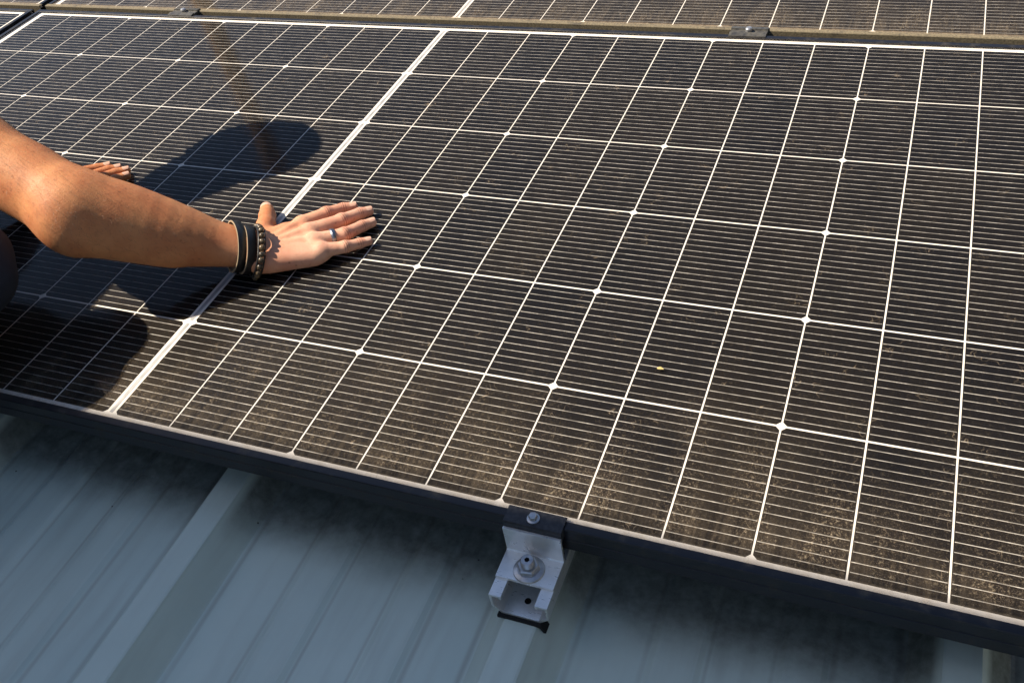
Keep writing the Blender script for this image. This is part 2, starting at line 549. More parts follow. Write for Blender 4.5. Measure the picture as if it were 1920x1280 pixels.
def busbar_mesh():
    mb = MB()
    w, h = 0.00047, 0.00026
    pb = ROW / 14.8
    for row in range(6):
        vc = (2.5 - row) * ROW
        for b in range(14):
            v = vc + (b - 6.5) * pb
            for side in (-1, 1):
                for i in range(12):
                    a = GAPC / 2 + i * PITCH + .0010
                    e = GAPC / 2 + (i + 1) * PITCH - GAP - .0010
                    x0, x1 = (a, e) if side > 0 else (-e, -a)
                    dv = random.uniform(-.00025, .00025)
                    k = len(mb.v)
                    mb.v += [(x0, v - w + dv, .00005), (x1, v - w + dv, .00005), (x1, v + dv, h), (x0, v + dv, h), (x0, v + w + dv, .00005), (x1, v + w + dv, .00005)]
                    mb.f += [(k, k + 1, k + 2, k + 3), (k + 3, k + 2, k + 5, k + 4)]
    return mesh_from('busbar_wires', mb.v, mb.f, 'busbar')
BUSBAR = busbar_mesh()

def sheet(x0, y0, x1, y1, z, name, mat):
    return mesh_from(name, [(x0, y0, z), (x1, y0, z), (x1, y1, z), (x0, y1, z)], [(0, 1, 2, 3)], mat)
mb = MB(); mb.box((-HU + .004, -HV + .004, -.0045), (HU - .004, HV - .004, -.00025))
BACK = mb.mesh('backsheet', 'backsheet')
mb = MB(); mb.box((-HU + .005, -HV + .005, -.0065), (HU - .005, HV - .005, -.0048))
REAR = mb.mesh('bounce_blocker', 'cap')  # black sheet added underneath so the white back bounces no light onto the roof
mb = MB(); mb.box((-HU + .003, -HV + .003, Z_GLASS - .0004), (HU - .003, HV - .003, Z_GLASS))
GLASS = sheet(-HU + .003, -HV + .003, HU - .003, HV - .003, Z_GLASS, 'glass_pane', 'glass')
mb = MB()
for j in range(6):
    vc = (2.5 - j) * ROW
    mb.box((-.0026, vc - ROW / 2 + .0035, -.0010), (.0026, vc + ROW / 2 - .0035, .0001))
RIBBON = mb.mesh('centre_ribbon', 'ribbon')

def rail_mesh(L, mat):
    """frame rail along x, outer face at y = 0, panel towards +y"""
    prof = [(0.0, Z_FB), (0.0, Z_LIP - .0012), (.0010, Z_LIP), (LIP - .0006, Z_LIP), (LIP, Z_LIP - .0006), (LIP, Z_GLASS + .0002),
            (.0020, Z_GLASS + .0002), (.0020, Z_FB + .0020), (.028, Z_FB + .0020), (.028, Z_FB)]
    mb = MB()
    mb.prism(prof, 'x', -L, L)
    mb.prism([(-.0007, -.0130), (-.0007, -.0145), (0.0004, -.0150), (0.0004, -.0125)], 'x', -L, L)
    return mb.mesh('frame_rail', mat)
LONG = rail_mesh(HU, 'frame')
LONG_D = rail_mesh(HU, 'frame_dirty')
SHORT = rail_mesh(HV - LIP - .0003, 'frame')

def panel(cu, cv, label, dirty=False):
    t = top('solar_panel', None, (cu, cv, 0))
    tag(t, label, 'solar panel', 'solar panels on the metal roof')
    part('frame_rail', LONG_D if dirty else LONG, t, (0, -HV, 0))
    part('frame_rail', LONG, t, (0, HV, 0), (0, 0, math.pi))
    part('frame_rail', SHORT, t, (HU, 0, 0), (0, 0, math.pi / 2))
    part('frame_rail', SHORT, t, (-HU, 0, 0), (0, 0, -math.pi / 2))
    bs = part('backsheet', BACK, t)
    part('centre_ribbon', RIBBON, t)
    part('bounce_blocker', REAR, t)
    w = part('busbar_wires', BUSBAR, t)
    w['kind'] = 'stuff'
    for row in range(6):
        for side in (-1, 1):
            for i in range(12):
                x = GAPC / 2 + i * PITCH + (PITCH - GAP) / 2
                k = i % 3
                if side < 0:
                    x, k = -x, 2 - k
                part('solar_cell', CELLS[k], t, (x, (2.5 - row) * ROW, 0))
    part('glass_pane', GLASS, t)
    return t
GAPV, GAPU = 0.020, 0.020
panel(0, 0, 'large dusty solar panel in front, with both hands pressed on it')
panel(0, 2 * HV + GAPV, 'solar panel of the upper row, lower edge above the big front panel', True)
panel(-2 * HU - GAPU, 0, 'solar panel left of the big front panel, only its corner in view')
panel(-2 * HU - GAPU, 2 * HV + GAPV, 'upper row solar panel in the far top left corner', True)

# ------------------------------------------------------------------ clamps
def hexa(r, z0, z1, c, ch=.0008, phase=.2):
    mb = MB()
    mb.lathe([(r, z0), (r, z1 - ch), (r - ch, z1)], c, 6, phase)
    return mb

def end_clamp(u, label):
    t = top('end_clamp', None, (u, -.600, Z_TOP))
    tag(t, label, 'clamp')
    o = (-u, .600, -Z_TOP)
    def P(name, mb, mat, parent=t, smooth=False):
        mb.v = [(a + o[0], b + o[1], c + o[2]) for a, b, c in mb.v] if parent is not None else mb.v
        return part(name, mb.mesh(name, mat, smooth), parent)
    zb, zt = -.0755, -.0430
    prof = [(-.022, zb), (.022, zb), (.0335, zb + .011), (.0335, zt), (.0195, zt), (.0195, zt - .0055), (.0222, zt - .0055), (.0222, zt - .003),
            (.0307, zt - .003), (.0307, zb + .0125), (.0208, zb + .0028), (-.0208, zb + .0028), (-.0307, zb + .0125), (-.0307, zt - .003),
            (-.0222, zt - .003), (-.0222, zt - .0055), (-.0195, zt - .0055), (-.0195, zt), (-.0335, zt), (-.0335, zb + .011)]
    mb = MB(); mb.prism([(u + a, b) for a, b in prof], 'y', -.642, -.43)
    rail = P('rail', mb, 'alu')
    mb = MB(); mb.lathe([(.0038, 0), (.0038, .0004)], (u + .001, -.622, zb + .0027), 20)
    part('screw_hole', mb.mesh('screw_hole', 'hole'), rail, o)
    mb = MB()
    mb.prism([(u - .027, -.0800), (u - .027, zb), (u + .024, zb), (u + .0262, -.0805), (u + .0290, -.0870), (u + .0262, -.0880), (u + .0225, -.0806), (u + .0205, -.0795), (u - .0205, -.0795)], 'y', -.646, -.634)
    P('rubber_pad', mb, 'rubber')
    mb = MB()
    mb.prism([(-.6200, zt), (-.6200, zt + .0036), (-.5855, zt + .0036), (-.5840, zt + .0050), (-.5840, -.0010), (-.5808, -.0010), (-.5808, zt)], 'x', u - .0335, u + .0335)
    P('angle_bracket', mb, 'alu')
    mb = MB()
    mb.prism([(-.5804, -.0080), (-.5804, .0050), (-.5790, .0068), (-.5590, .0078), (-.5575, .0066), (-.5575, .0047), (-.5724, .0047), (-.5724, -.0080)], 'x', u - .0335, u + .0335)
    P('clamp_cap', mb, 'cap')
    c = (u - .0015, -.5690, .0072)
    mb = MB(); mb.lathe([(.0072, 0), (.0072, .0010), (.0050, .0018)], c, 24)
    mb.lathe([(.0050, .0018), (.0050, .0058), (.0042, .0066)], c, 6, .3)
    P('hex_bolt', mb, 'steel')
    c = (u + .000, -.6035, zt + .0036)
    mb = MB()
    mb.lathe([(.0175, 0), (.0178, .0006), (.0170, .0018), (.0128, .0036)], c, 32)
    mb.lathe([(.0128, .0030), (.0128, .0096), (.0112, .0108)], c, 6, .15)
    nut = P('flange_nut', mb, 'steel')
    mb = MB()
    pr = []
    for k in range(9):
        pr += [(.0078, .0080 + k * .0012), (.0072, .0086 + k * .0012)]
    pr += [(.0076, .0186), (.0066, .0194)]
    mb.lathe(pr, c, 24)
    st = part('threaded_stud', mb.mesh('threaded_stud', 'steel'), nut, o)
    mb = MB(); mb.lathe([(.0030, .0192), (.0030, .0197)], c, 6)
    part('hex_socket', mb.mesh('hex_socket', 'hole'), nut, o)
    return t
end_clamp(RIB0, 'silver aluminium end clamp with flange nut on the front edge of the panels')

def mid_clamp(u, label):
    v0 = HV + GAPV / 2
    t = top('mid_clamp', None, (u, v0, Z_LIP))
    tag(t, label, 'clamp', 'clamps between the panel rows')
    h = .034
    mb = MB()
    mb.prism([(-.0195, .0002), (-.0195, .0022), (-.0075, .0040), (-.0065, .0014), (.0065, .0014), (.0075, .0040), (.0195, .0022), (.0195, .0002), (.0100, .0002), (.0085, -.0180), (-.0085, -.0180), (-.0100, .0002)], 'x', -h, h)
    part('clamp_cap', mb.mesh('clamp_cap', 'cap_grey'), t)
    mb = MB()
    mb.lathe([(.0062, .0014), (.0062, .0024)], (0, 0, 0), 24)
    mb.lathe([(.0062, .0024), (.0064, .0080), (.0050, .0098), (.0030, .0104)], (0, 0, 0), 24)
    part('bolt', mb.mesh('bolt', 'steel', False), t)
    mb = MB(); mb.lathe([(.0032, -.070), (.0032, .0014)], (0, 0, 0), 12)
    part('threaded_stud', mb.mesh('threaded_stud', 'steel'), t)
    mb = MB(); mb.box((-.033, -.06, -.0800), (.033, .06, -.0352), .002)
    part('rail', mb.mesh('rail', 'alu'), t)
    return t
mid_clamp(.6195, 'black mid clamp with bright bolt, right one between the panel rows')
mid_clamp(-.693, 'black mid clamp with bright bolt, left one between the panel rows')

# ------------------------------------------------------------------ things added outside the frame to shade or mirror
eave = W @ Vector((0, -.549 - SUN_SLOPE[1] * 3.2, 3.2))       # eave line of the added house, set so its shade ends at the panel edge
hs = top('shade_house', None, (-3.9, eave.y - 2.2, -4.2), roof=False)
tag(hs, 'tall pale rendered house added out of view at left to shade the roof', 'house')
HH = eave.z + 4.2
mb = MB(); mb.box((-2.6, -2.2, 0), (2.5, 2.2, HH - .12))
wl = part('wall', mb.mesh('wall', 'render'), hs)
mb = MB(); mb.prism([(-2.35, HH - .119), (2.2, HH - .119), (2.2, HH), (0, HH + .9), (-2.35, HH)], 'x', -2.75, 2.6)
part('roof', mb.mesh('roof', 'tile'), hs)
for y in (-1.2, .9):
    for z in (1.2, 3.4, 5.4):
        mb = MB(); mb.box((2.501, y - .45, z), (2.54, y + .45, z + 1.3))
        w = part('window', mb.mesh('window', 'paint'), hs)
        mb = MB(); mb.box((2.541, y - .38, z + .08), (2.546, y + .38, z + 1.22))
        part('pane', mb.mesh('pane', 'pane'), w)

hs = top('shade_house', None, (6.3, -1.0, -4.2), roof=False)  # unseen dark house, added to keep sky light off the rib flanks
tag(hs, 'dark slate clad house added out of view at right to dim the roof ribs', 'house')
mb = MB(); mb.box((-2.3, -4.0, 0), (2.3, 4.6, 8.2))
part('wall', mb.mesh('wall', 'slate'), hs)
mb = MB(); mb.prism([(-2.5, 8.201), (2.5, 8.201), (2.5, 8.3), (0, 9.9), (-2.5, 8.3)], 'y', -4.2, 4.8)
part('roof', mb.mesh('roof', 'tile'), hs)
for y in (-2.4, .2, 2.8):
    for z in (1.2, 4.8):
        mb = MB(); mb.box((-2.34, y - .5, z), (-2.301, y + .5, z + 1.4))
        w = part('window', mb.mesh('window', 'paint'), hs)
        mb = MB(); mb.box((-2.346, y - .43, z + .08), (-2.341, y + .43, z + 1.32))
        part('pane', mb.mesh('pane', 'pane'), w)
# unseen hill ring, added to cut low sky light on the ribs
hv = []; hf = []
NH = 120
for i in range(NH):
    a = 2 * math.pi * i / NH
    hgt = 46 + 12 * math.sin(3 * a + .7) + 8 * math.sin(7 * a) + 5 * math.sin(17 * a + 1)
    for r_, z_ in ((150, -4.3), (185, hgt * .55), (230, hgt), (320, hgt * .8), (420, -4.3)):
        hv.append((r_ * math.cos(a), r_ * math.sin(a), z_))
for i in range(NH):
    j = (i + 1) % NH
    for q in range(4):
        hf.append((i * 5 + q, j * 5 + q, j * 5 + q + 1, i * 5 + q + 1))
hl = top('shade_hills', mesh_from('shade_hills', hv, hf, 'ground', True), (0, 0, 0), roof=False)
tag(hl, 'hill ring added round the horizon to cut low sky light', 'shade_hills', kind='structure')

pb = W @ Vector((-1.86, 1.86, Z_PAN))
pp = top('streak_pipe', None, pb, roof=False)  # unseen pipe, added for the orange streak it mirrors in the panel
tag(pp, 'slim orange brown pipe added out of view to mirror in the glass', 'pipe')
mb = MB(); mb.lathe([(.040, -.02), (.040, 1.55)], (0, 0, 0), 24)
part('pipe', mb.mesh('pipe', 'pipe'), pp)
mb = MB(); mb.lathe([(.055, 1.55), (.060, 1.56), (.060, 1.60), (.016, 1.65)], (0, 0, 0), 24)
part('cowl', mb.mesh('cowl', 'pipe'), pp)
mb = MB(); mb.lathe([(.11, -.02), (.105, .02), (.044, .07)], (0, 0, 0), 24)
part('flashing', mb.mesh('flashing', 'rubber'), pp)

# ------------------------------------------------------------------ the person: one surface grown from a distance field
A = lambda *p: np.array(p, dtype=np.float64)

def seg(P, a, b, ra, rb, up=None, ya=None, yb=None):
    """tapered capsule; with up: elliptical section, ra/rb wide (sideways), ya/yb thick (along up)"""
    a = np.asarray(a); b = np.asarray(b)
    ax = b - a
    L2 = ax @ ax
    q = P - a
    t = np.clip((q @ ax) / L2, 0, 1)
    r = q - t[:, None] * ax
    if up is None:
        return np.sqrt((r * r).sum(1)) - (ra + (rb - ra) * t)
    n = ax / math.sqrt(L2)
    up = np.asarray(up, dtype=float); up = up - (up @ n) * n; up /= np.linalg.norm(up)
    sd = np.cross(n, up)
    rx = ra + (rb - ra) * t
    ry = ya + (yb - ya) * t
    x = r @ sd; y = r @ up; z = r @ n
    mn = np.minimum(rx, ry)
    k = np.sqrt((x / rx) ** 2 + (y / ry) ** 2 + (z / mn) ** 2)
    k2 = np.sqrt((x / rx ** 2) ** 2 + (y / ry ** 2) ** 2 + (z / mn ** 2) ** 2) + 1e-9
    return k * (k - 1) / k2
def ball(P, c, r):
    return np.sqrt(((P - np.asarray(c)) ** 2).sum(1)) - r
def ell(P, c, r):
    q = P - np.asarray(c); r = np.asarray(r)
    k = np.sqrt(((q / r) ** 2).sum(1)); k2 = np.sqrt(((q / r ** 2) ** 2).sum(1)) + 1e-9
    return k * (k - 1) / k2
def smin(a, b, k):
    h = np.clip(.5 + .5 * (b - a) / k, 0, 1)
    return b + (a - b) * h - k * h * (1 - h)
def smax(a, b, k):
    return -smin(-a, -b, k)

# right hand, metres in roof coordinates
FING = {
    'index': [A(.0734, -.1534, .0265), A(.0939, -.1131, .0205), A(.1079, -.0863, .0135), A(.1192, -.0757, .0103)],
    'middle': [A(.0982, -.1710, .0290), A(.1298, -.1266, .0215), A(.1427, -.0954, .0140), A(.1518, -.0830, .0105)],
    'ring': [A(.1175, -.1891, .0270), A(.1510, -.1574, .0205), A(.1627, -.1244, .0138), A(.1708, -.1095, .0103)],
    'pinky': [A(.1351, -.2030, .0225), A(.1652, -.1829, .0180), A(.1785, -.1638, .0125), A(.1876, -.1536, .0098)],
}
FR = {'index': (.0128, .0103, .0089, .0077), 'middle': (.0130, .0107, .0093, .0080), 'ring': (.0126, .0103, .0089, .0077), 'pinky': (.0116, .0089, .0078, .0068)}
THUMB = [A(.0330, -.2100, .0290), A(.0130, -.1640, .0235), A(-.0060, -.1335, .0180), A(-.0215, -.1125, .0140)]
TR = (.0170, .0145, .0132, .0110)
WR = A(.0434, -.2374, .0350)

def right_hand(P):
    d = None
    for k, c in FING.items():
        r = FR[k]
        f = seg(P, c[0], c[1], r[0], r[1])
        f = smin(f, seg(P, c[1], c[2], r[1], r[2]), .003)
        f = smin(f, seg(P, c[2], c[3], r[2], r[3]), .003)
        f = smin(f, ball(P, c[1] + A(0, 0, .0016), r[1] * .97), .004)
        d = f if d is None else smin(d, f, .0008)
    # palm: fan of flat bones from the wrist to the knuckles
    p = None
    for i, (k, wr, yr) in enumerate((('index', .0150, .0125), ('middle', .0150, .0130), ('ring', .0150, .0125), ('pinky', .0140, .0120))):
        c = FING[k][0]
        base = WR + A(-.004 + .006 * i, .012 - .010 * i, -.006)
        s = seg(P, base, c + (c - base) * .02 + A(0, 0, -.005), .0170, wr, (0, 0, 1), .0170, yr)
        p = s if p is None else smin(p, s, .012)
    # flesh at the heel of the hand, thumb ball and little finger side
    p = smin(p, seg(P, A(.070, -.243, .024), A(.128, -.214, .0175), .0155, .0125), .012)
    p = smin(p, seg(P, A(.036, -.212, .026), A(.052, -.172, .022), .0175, .0135), .012)
    d = smin(p, d, .0055)
    for k in FING:
        c = FING[k][0]
        d = smin(d, ball(P, c + A(.001, 0, .0005), .0108), .008)
        base = WR + A(.012, 0, .008)
        d = smin(d, seg(P, base + (c - base) * .25 + A(0, 0, .0035), c + A(0, 0, .0082), .0016, .0024), .007)
    t = seg(P, THUMB[0], THUMB[1], TR[0], TR[1])
    t = smin(t, seg(P, THUMB[1], THUMB[2], TR[1], TR[2]), .006)
    t = smin(t, seg(P, THUMB[2], THUMB[3], TR[2], TR[3]), .004)
    d = smin(d, t, .011)
    return d

FORE = [  # centre, half width sideways, half thickness
    (WR, .0300, .0225), (A(.0160, -.2470, .0465), .0320, .0275), (A(-.0087, -.2590, .0580), .0350, .0330), (A(-.0513, -.2792, .0830), .0460, .0450),
    (A(-.1028, -.3030, .1180), .0525, .0520), (A(-.1420, -.3230, .1450), .0540, .0530), (A(-.1640, -.3330, .1560), .0520, .0520)]
UPPER = [(A(-.1640, -.3330, .1560), .0520, .0520), (A(-.2300, -.3230, .1830), .0540, .0560), (A(-.2792, -.3190, .2050), .0530, .0560),
         (A(-.3500, -.3050, .2420), .0560, .0590), (A(-.4550, -.2750, .2850), .0640, .0640)]

def spline(chain, n):
    """Catmull-Rom through (centre, width, thickness)"""
    K = np.array([[*c, a, b_] for c, a, b_ in chain])
    K = np.concatenate([[2 * K[0] - K[1]], K, [2 * K[-1] - K[-2]]])
    out = []
    for i in range(1, len(K) - 2):
        for t in np.arange(n) / n:
            p0, p1, p2, p3 = K[i - 1:i + 3]
            out.append(.5 * (2 * p1 + (p2 - p0) * t + (2 * p0 - 5 * p1 + 4 * p2 - p3) * t * t + (3 * p1 - p0 - 3 * p2 + p3) * t ** 3))
    out.append(K[-2])
    return [(q[:3], q[3], q[4]) for q in out]
FORE_S = spline(FORE, 3)
UPPER_S = spline(UPPER, 3)
def chain(P, ch, k=.004):
    d = None
    for i in range(len(ch) - 1):
        (a, ra, ya), (b_, rb, yb) = ch[i], ch[i + 1]
        s_ = seg(P, a, b_, ra, rb, (0, 0, 1), ya, yb)
        d = s_ if d is None else smin(d, s_, k)
    return d
def right_arm(P):
    d = chain(P, FORE_S)
    d = smin(d, chain(P, UPPER_S), .022)
    d = smin(d, ball(P, A(-.1540, -.3680, .1460), .0170), .045)           # point of the elbow
    d = smin(d, seg(P, A(-.140, -.362, .128), A(-.055, -.302, .070), .022, .012), .030)   # ulna edge
    d = smin(d, ball(P, A(.018, -.266, .050), .0075), .012)               # ulna head
    return d

LF = [  # left hand: fingers with only their tips beyond the right arm
    [A(-0.4480, -0.1230, 0.0260), A(-0.4220, -0.0940, 0.0190), A(-0.4005, -0.0540, 0.0125), A(-0.3885, -0.0415, 0.0100)],
    [A(-0.4320, -0.1430, 0.0290), A(-0.4010, -0.1050, 0.0210), A(-0.3790, -0.0610, 0.0130), A(-0.3660, -0.0460, 0.0103)],
    [A(-0.4130, -0.1560, 0.0270), A(-0.3820, -0.1220, 0.0200), A(-0.3650, -0.0790, 0.0130), A(-0.3540, -0.0610, 0.0100)],
    [A(-0.4660, -0.1110, 0.0240), A(-0.4480, -0.0770, 0.0180), A(-0.4290, -0.0510, 0.0115), A(-0.4160, -0.0380, 0.0095)]]
LW = A(-.492, -.180, .040)
LEFT = [(LW, .031, .023), (A(-.560, -.205, .085), .040, .037), (A(-.660, -.230, .150), .048, .046), (A(-.720, -.235, .185), .046, .048), (A(-.790, -.245, .270), .055, .055), (A(-.830, -.255, .330), .063, .063)]
HEAD = A(-.580, -.060, .470)
NECK = A(-.615, -.215, .375)

def left_arm(P):
    d = None
    for j, c in enumerate(LF):
        r = (.0115, .0093, .0082, .0072)
        f = seg(P, c[0], c[1], r[0], r[1])
        f = smin(f, seg(P, c[1], c[2], r[1], r[2]), .003)
        f = smin(f, seg(P, c[2], c[3], r[2], r[3]), .003)
        d = f if d is None else smin(d, f, .0008)
    p = None
    for j, c in enumerate(LF):
        s = seg(P, LW, c[0] + A(0, 0, -.005), .0165, .0145, (0, 0, 1), .016, .012)
        p = s if p is None else smin(p, s, .012)
    d = smin(d, p, .006)
    t = seg(P, A(-.468, -.190, .030), A(-.412, -.190, .022), .016, .012)
    t = smin(t, seg(P, A(-.412, -.190, .022), A(-.372, -.170, .014), .012, .0095), .004)
    d = smin(d, t, .010)
    for i in range(len(LEFT) - 1):
        (a, ra, ya), (b, rb, yb) = LEFT[i], LEFT[i + 1]
        d = smin(d, seg(P, a, b, ra, rb, (0, 0, 1), ya, yb), .012)
    return d

HIP = A(-.665, -.700, .260)
RK, LK = A(-.250, -.476, .145), A(-1.020, -.500, .120)
RA, LA = A(-.420, -.930, -.040), A(-.930, -.890, -.040)
HRN = HIP + A(.095, .0, -.01)
HLN = HIP + A(-.095, .0, -.01)

def torso(P, g=0.0):
    d = seg(P, A(-.650, -.290, .325), A(-.655, -.450, .325), .165 + g, .150 + g, (0, 0, 1), .115 + g, .120 + g)
    d = smin(d, seg(P, A(-.655, -.450, .345), HIP, .150 + g, .165 + g, (0, 0, 1), .105 + g, .120 + g), .05)
    d = smin(d, seg(P, A(-.475, -.275, .300), A(-.815, -.255, .340), .062 + g, .062 + g), .06)
    return d
def legs(P, g=0.0):
    d = seg(P, HRN, RK, .088 + g, .058 + g)
    d = smin(d, seg(P, HLN, LK, .088 + g, .058 + g), .04)
    d = smin(d, seg(P, RK, A(-.236, -.552, .150), .058 + g, .056 + g), .02)
    d = smin(d, seg(P, A(-.236, -.552, .150), RA, .056 + g, .036 + g), .015)
    d = smin(d, seg(P, LK, LA, .056 + g, .036 + g), .015)
    d = smin(d, seg(P, A(-.655, -.560, .315), HIP, .155 + g, .165 + g, (0, 0, 1), .110 + g, .120 + g), .05)
    return d
FACE = A(0, .43, -.90)               # where the face looks: up the slope and down at the panel
FACE = FACE / np.linalg.norm(FACE)
CROWN = A(0, .90, .43) / np.linalg.norm([.90, .43])
SIDE = np.cross(FACE, CROWN)
def hp(f, s, c):
    """a point of the head: forward, sideways, towards the crown (metres from its centre)"""
    return HEAD + FACE * f + SIDE * s + CROWN * c
def head(P):
    d = seg(P, hp(-.012, 0, .032), hp(.012, 0, -.022), .084, .068, SIDE, .080, .064)
    d = smin(d, ball(P, hp(-.022, 0, .036), .090), .03)
    d = smin(d, seg(P, hp(.040, -.026, -.070), hp(.040, .026, -.070), .034, .034), .035)
    d = smin(d, ball(P, hp(.064, 0, -.094), .017), .02)
    d = smin(d, seg(P, hp(.082, 0, .004), hp(.100, 0, -.030), .008, .012), .012)
    d = smin(d, seg(P, hp(.074, -.034, .018), hp(.074, .034, .018), .010, .010), .012)
    for s in (-1, 1):
        d = smax(d, -ball(P, hp(.092, s * .032, -.002), .014), .012)
        d = smin(d, ell(P, hp(-.004, s * .078, -.012), A(.020, .012, .030)), .006)
    d = smin(d, seg(P, hp(-.020, 0, -.060), NECK, .056, .066), .03)
    return d
def near(fn, lo, hi):
    """evaluate fn only inside a box; far points get the distance to the box"""
    lo = np.array(lo); hi = np.array(hi)
    def g_(P):
        q = np.maximum(np.maximum(lo - P, P - hi), 0)
        d = np.sqrt((q * q).sum(1)) + .05
        m_ = (q == 0).all(1)
        if m_.any():
            d[m_] = np.minimum(fn(P[m_]), .2)
        return d
    return g_
n_rh = near(right_hand, (-.10, -.34, -.06), (.28, .0, .13))
n_ra = near(right_arm, (-.62, -.48, -.04), (.12, -.13, .42))
n_la = near(left_arm, (-.96, -.40, -.06), (-.29, .04, .46))
n_hd = near(head, (-.80, -.36, .20), (-.40, .20, .68))
n_to = near(torso, (-.98, -.95, .06), (-.34, -.08, .56))
n_lg = near(legs, (-1.2, -1.1, -.15), (-.12, -.33, .5))
def body(P):
    d = smin(n_ra(P), n_rh(P), .012)
    d = smin(d, n_la(P), .004)
    d = smin(d, n_to(P), .03)
    d = smin(d, n_hd(P), .02)
    return smin(d, n_lg(P), .03)

def nets(fn, lo, hi, h, B=8):
    """surface nets on a grid evaluated only near the surface"""
    lo = np.array(lo); hi = np.array(hi)
    nb = np.ceil((hi - lo) / (h * B)).astype(int)
    n = nb * B
    cc = np.stack(np.meshgrid(*[lo[i] + (np.arange(nb[i]) + .5) * B * h for i in range(3)], indexing='ij'), -1).reshape(-1, 3)
    dc = fn(cc)
    F = np.where(dc < 0, -1.0, 1.0).astype(np.float32).reshape(nb)
    F = np.repeat(np.repeat(np.repeat(F, B, 0), B, 1), B, 2)
    act = np.nonzero(np.abs(dc) < h * B * 1.25)[0]
    bi = np.stack(np.unravel_index(act, nb), -1)
    off = np.stack(np.meshgrid(np.arange(B), np.arange(B), np.arange(B), indexing='ij'), -1).reshape(-1, 3)
    for s in range(0, len(bi), 400):
        idx = (bi[s:s + 400, None, :] * B + off[None]).reshape(-1, 3)
        F[idx[:, 0], idx[:, 1], idx[:, 2]] = fn(lo + (idx + .5) * h)
    S = (F < 0).astype(np.uint8)
    C = np.zeros(tuple(n - 1), np.uint8)
    corners = [(i, j, k) for i in (0, 1) for j in (0, 1) for k in (0, 1)]
    for i, j, k in corners:
        C += S[i:n[0] - 1 + i, j:n[1] - 1 + j, k:n[2] - 1 + k]
    cid = np.argwhere((C > 0) & (C < 8))
    idx = -np.ones(C.shape, np.int32)
    idx[cid[:, 0], cid[:, 1], cid[:, 2]] = np.arange(len(cid))
    vals = {c: F[cid[:, 0] + c[0], cid[:, 1] + c[1], cid[:, 2] + c[2]].astype(np.float64) for c in corners}
    acc = np.zeros((len(cid), 3)); cnt = np.zeros(len(cid))
    for c in corners:
        for ax in range(3):
            if c[ax] == 0:
                e = list(c); e[ax] = 1
                a, b = vals[c], vals[tuple(e)]
                x = (a < 0) != (b < 0)
                t = np.where(x, a / np.where(x, a - b, 1), 0)
                p = np.tile(np.array(c, float), (len(cid), 1))
                p[:, ax] = t
                acc += p * x[:, None]; cnt += x
    V = lo + (cid + .5 + acc / cnt[:, None]) * h
    quads = []
    for ax in range(3):
        a1, a2 = [(1, 2), (2, 0), (0, 1)][ax]
        sl0 = [slice(None)] * 3; sl1 = [slice(None)] * 3
        sl0[ax] = slice(0, -1); sl1[ax] = slice(1, None)
        x = S[tuple(sl0)].astype(np.int8) - S[tuple(sl1)].astype(np.int8)
        e = np.argwhere(x != 0)
        sg = x[e[:, 0], e[:, 1], e[:, 2]]
        ok = (e[:, a1] > 0) & (e[:, a2] > 0) & (e[:, a1] < n[a1] - 1) & (e[:, a2] < n[a2] - 1)
        e = e[ok]; sg = sg[ok]
        def at(d1, d2):
            q = e.copy(); q[:, a1] -= d1; q[:, a2] -= d2
            return idx[q[:, 0], q[:, 1], q[:, 2]]
        q = np.stack([at(1, 1), at(0, 1), at(0, 0), at(1, 0)], -1)
        q[sg < 0] = q[sg < 0][:, ::-1]
        quads.append(q[(q >= 0).all(1)])
    return V, np.concatenate(quads)

def np_mesh(name, V, Q, mat):
    me = bpy.data.meshes.new(name)
    me.vertices.add(len(V))
    me.vertices.foreach_set('co', V.astype(np.float32).ravel())
    me.loops.add(Q.size)
    me.loops.foreach_set('vertex_index', Q.astype(np.int32).ravel())
    me.polygons.add(len(Q))
    me.polygons.foreach_set('loop_start', np.arange(len(Q), dtype=np.int32) * Q.shape[1])
    me.polygons.foreach_set('use_smooth', np.ones(len(Q), bool))
    me.update(calc_edges=True)
    me.validate()
    me.materials.append(MAT[mat])
    return me

BASE = (-.70, -.85, Z_PAN)
person = top('person', None, BASE)
tag(person, 'person in dark clothes crouching at the left edge, both bare hands on the panel', 'person')
def pp_part(name, me, parent=None):
    return part(name, me, person if parent is None else parent, (-BASE[0], -BASE[1], -BASE[2]) if parent is None else (0, 0, 0))
V, Q = nets(body, (-1.16, -1.03, -.13), (.218, .24, .62), .0026)
bodyo = pp_part('body', np_mesh('body', V, Q, 'skin'))
def shirt(P):
    d = torso(P, .014)
    d = smin(d, seg(P, A(-.475, -.275, .300), A(-.400, -.290, .246), .080, .078), .04)
    d = smin(d, seg(P, A(-.815, -.255, .340), A(-.795, -.245, .275), .078, .076), .04)
    d = smin(d, seg(P, A(-.640, -.215, .370), NECK, .078, .074), .02)
    w = .004 * np.sin(55 * P[:, 0] + 30 * P[:, 1]) * np.sin(38 * P[:, 1] - 21 * P[:, 2])
    return d + w
V, Q = nets(shirt, (-.98, -.90, .10), (-.30, -.10, .52), .007)
pp_part('shirt', np_mesh('shirt', V, Q, 'cotton'))
def jeans(P):
    d = legs(P, .013)
    d = smax(d, (P[:, 1] + .56) * -1 * 0 + (-.055 - P[:, 2]) * 1.0, .01)
    return d + .004 * np.sin(48 * P[:, 0] - 37 * P[:, 2]) * np.sin(41 * P[:, 1] + 25 * P[:, 2])
V, Q = nets(jeans, (-1.14, -1.02, -.12), (-.15, -.35, .45), .007)
pp_part('jeans', np_mesh('jeans', V, Q, 'denim'))
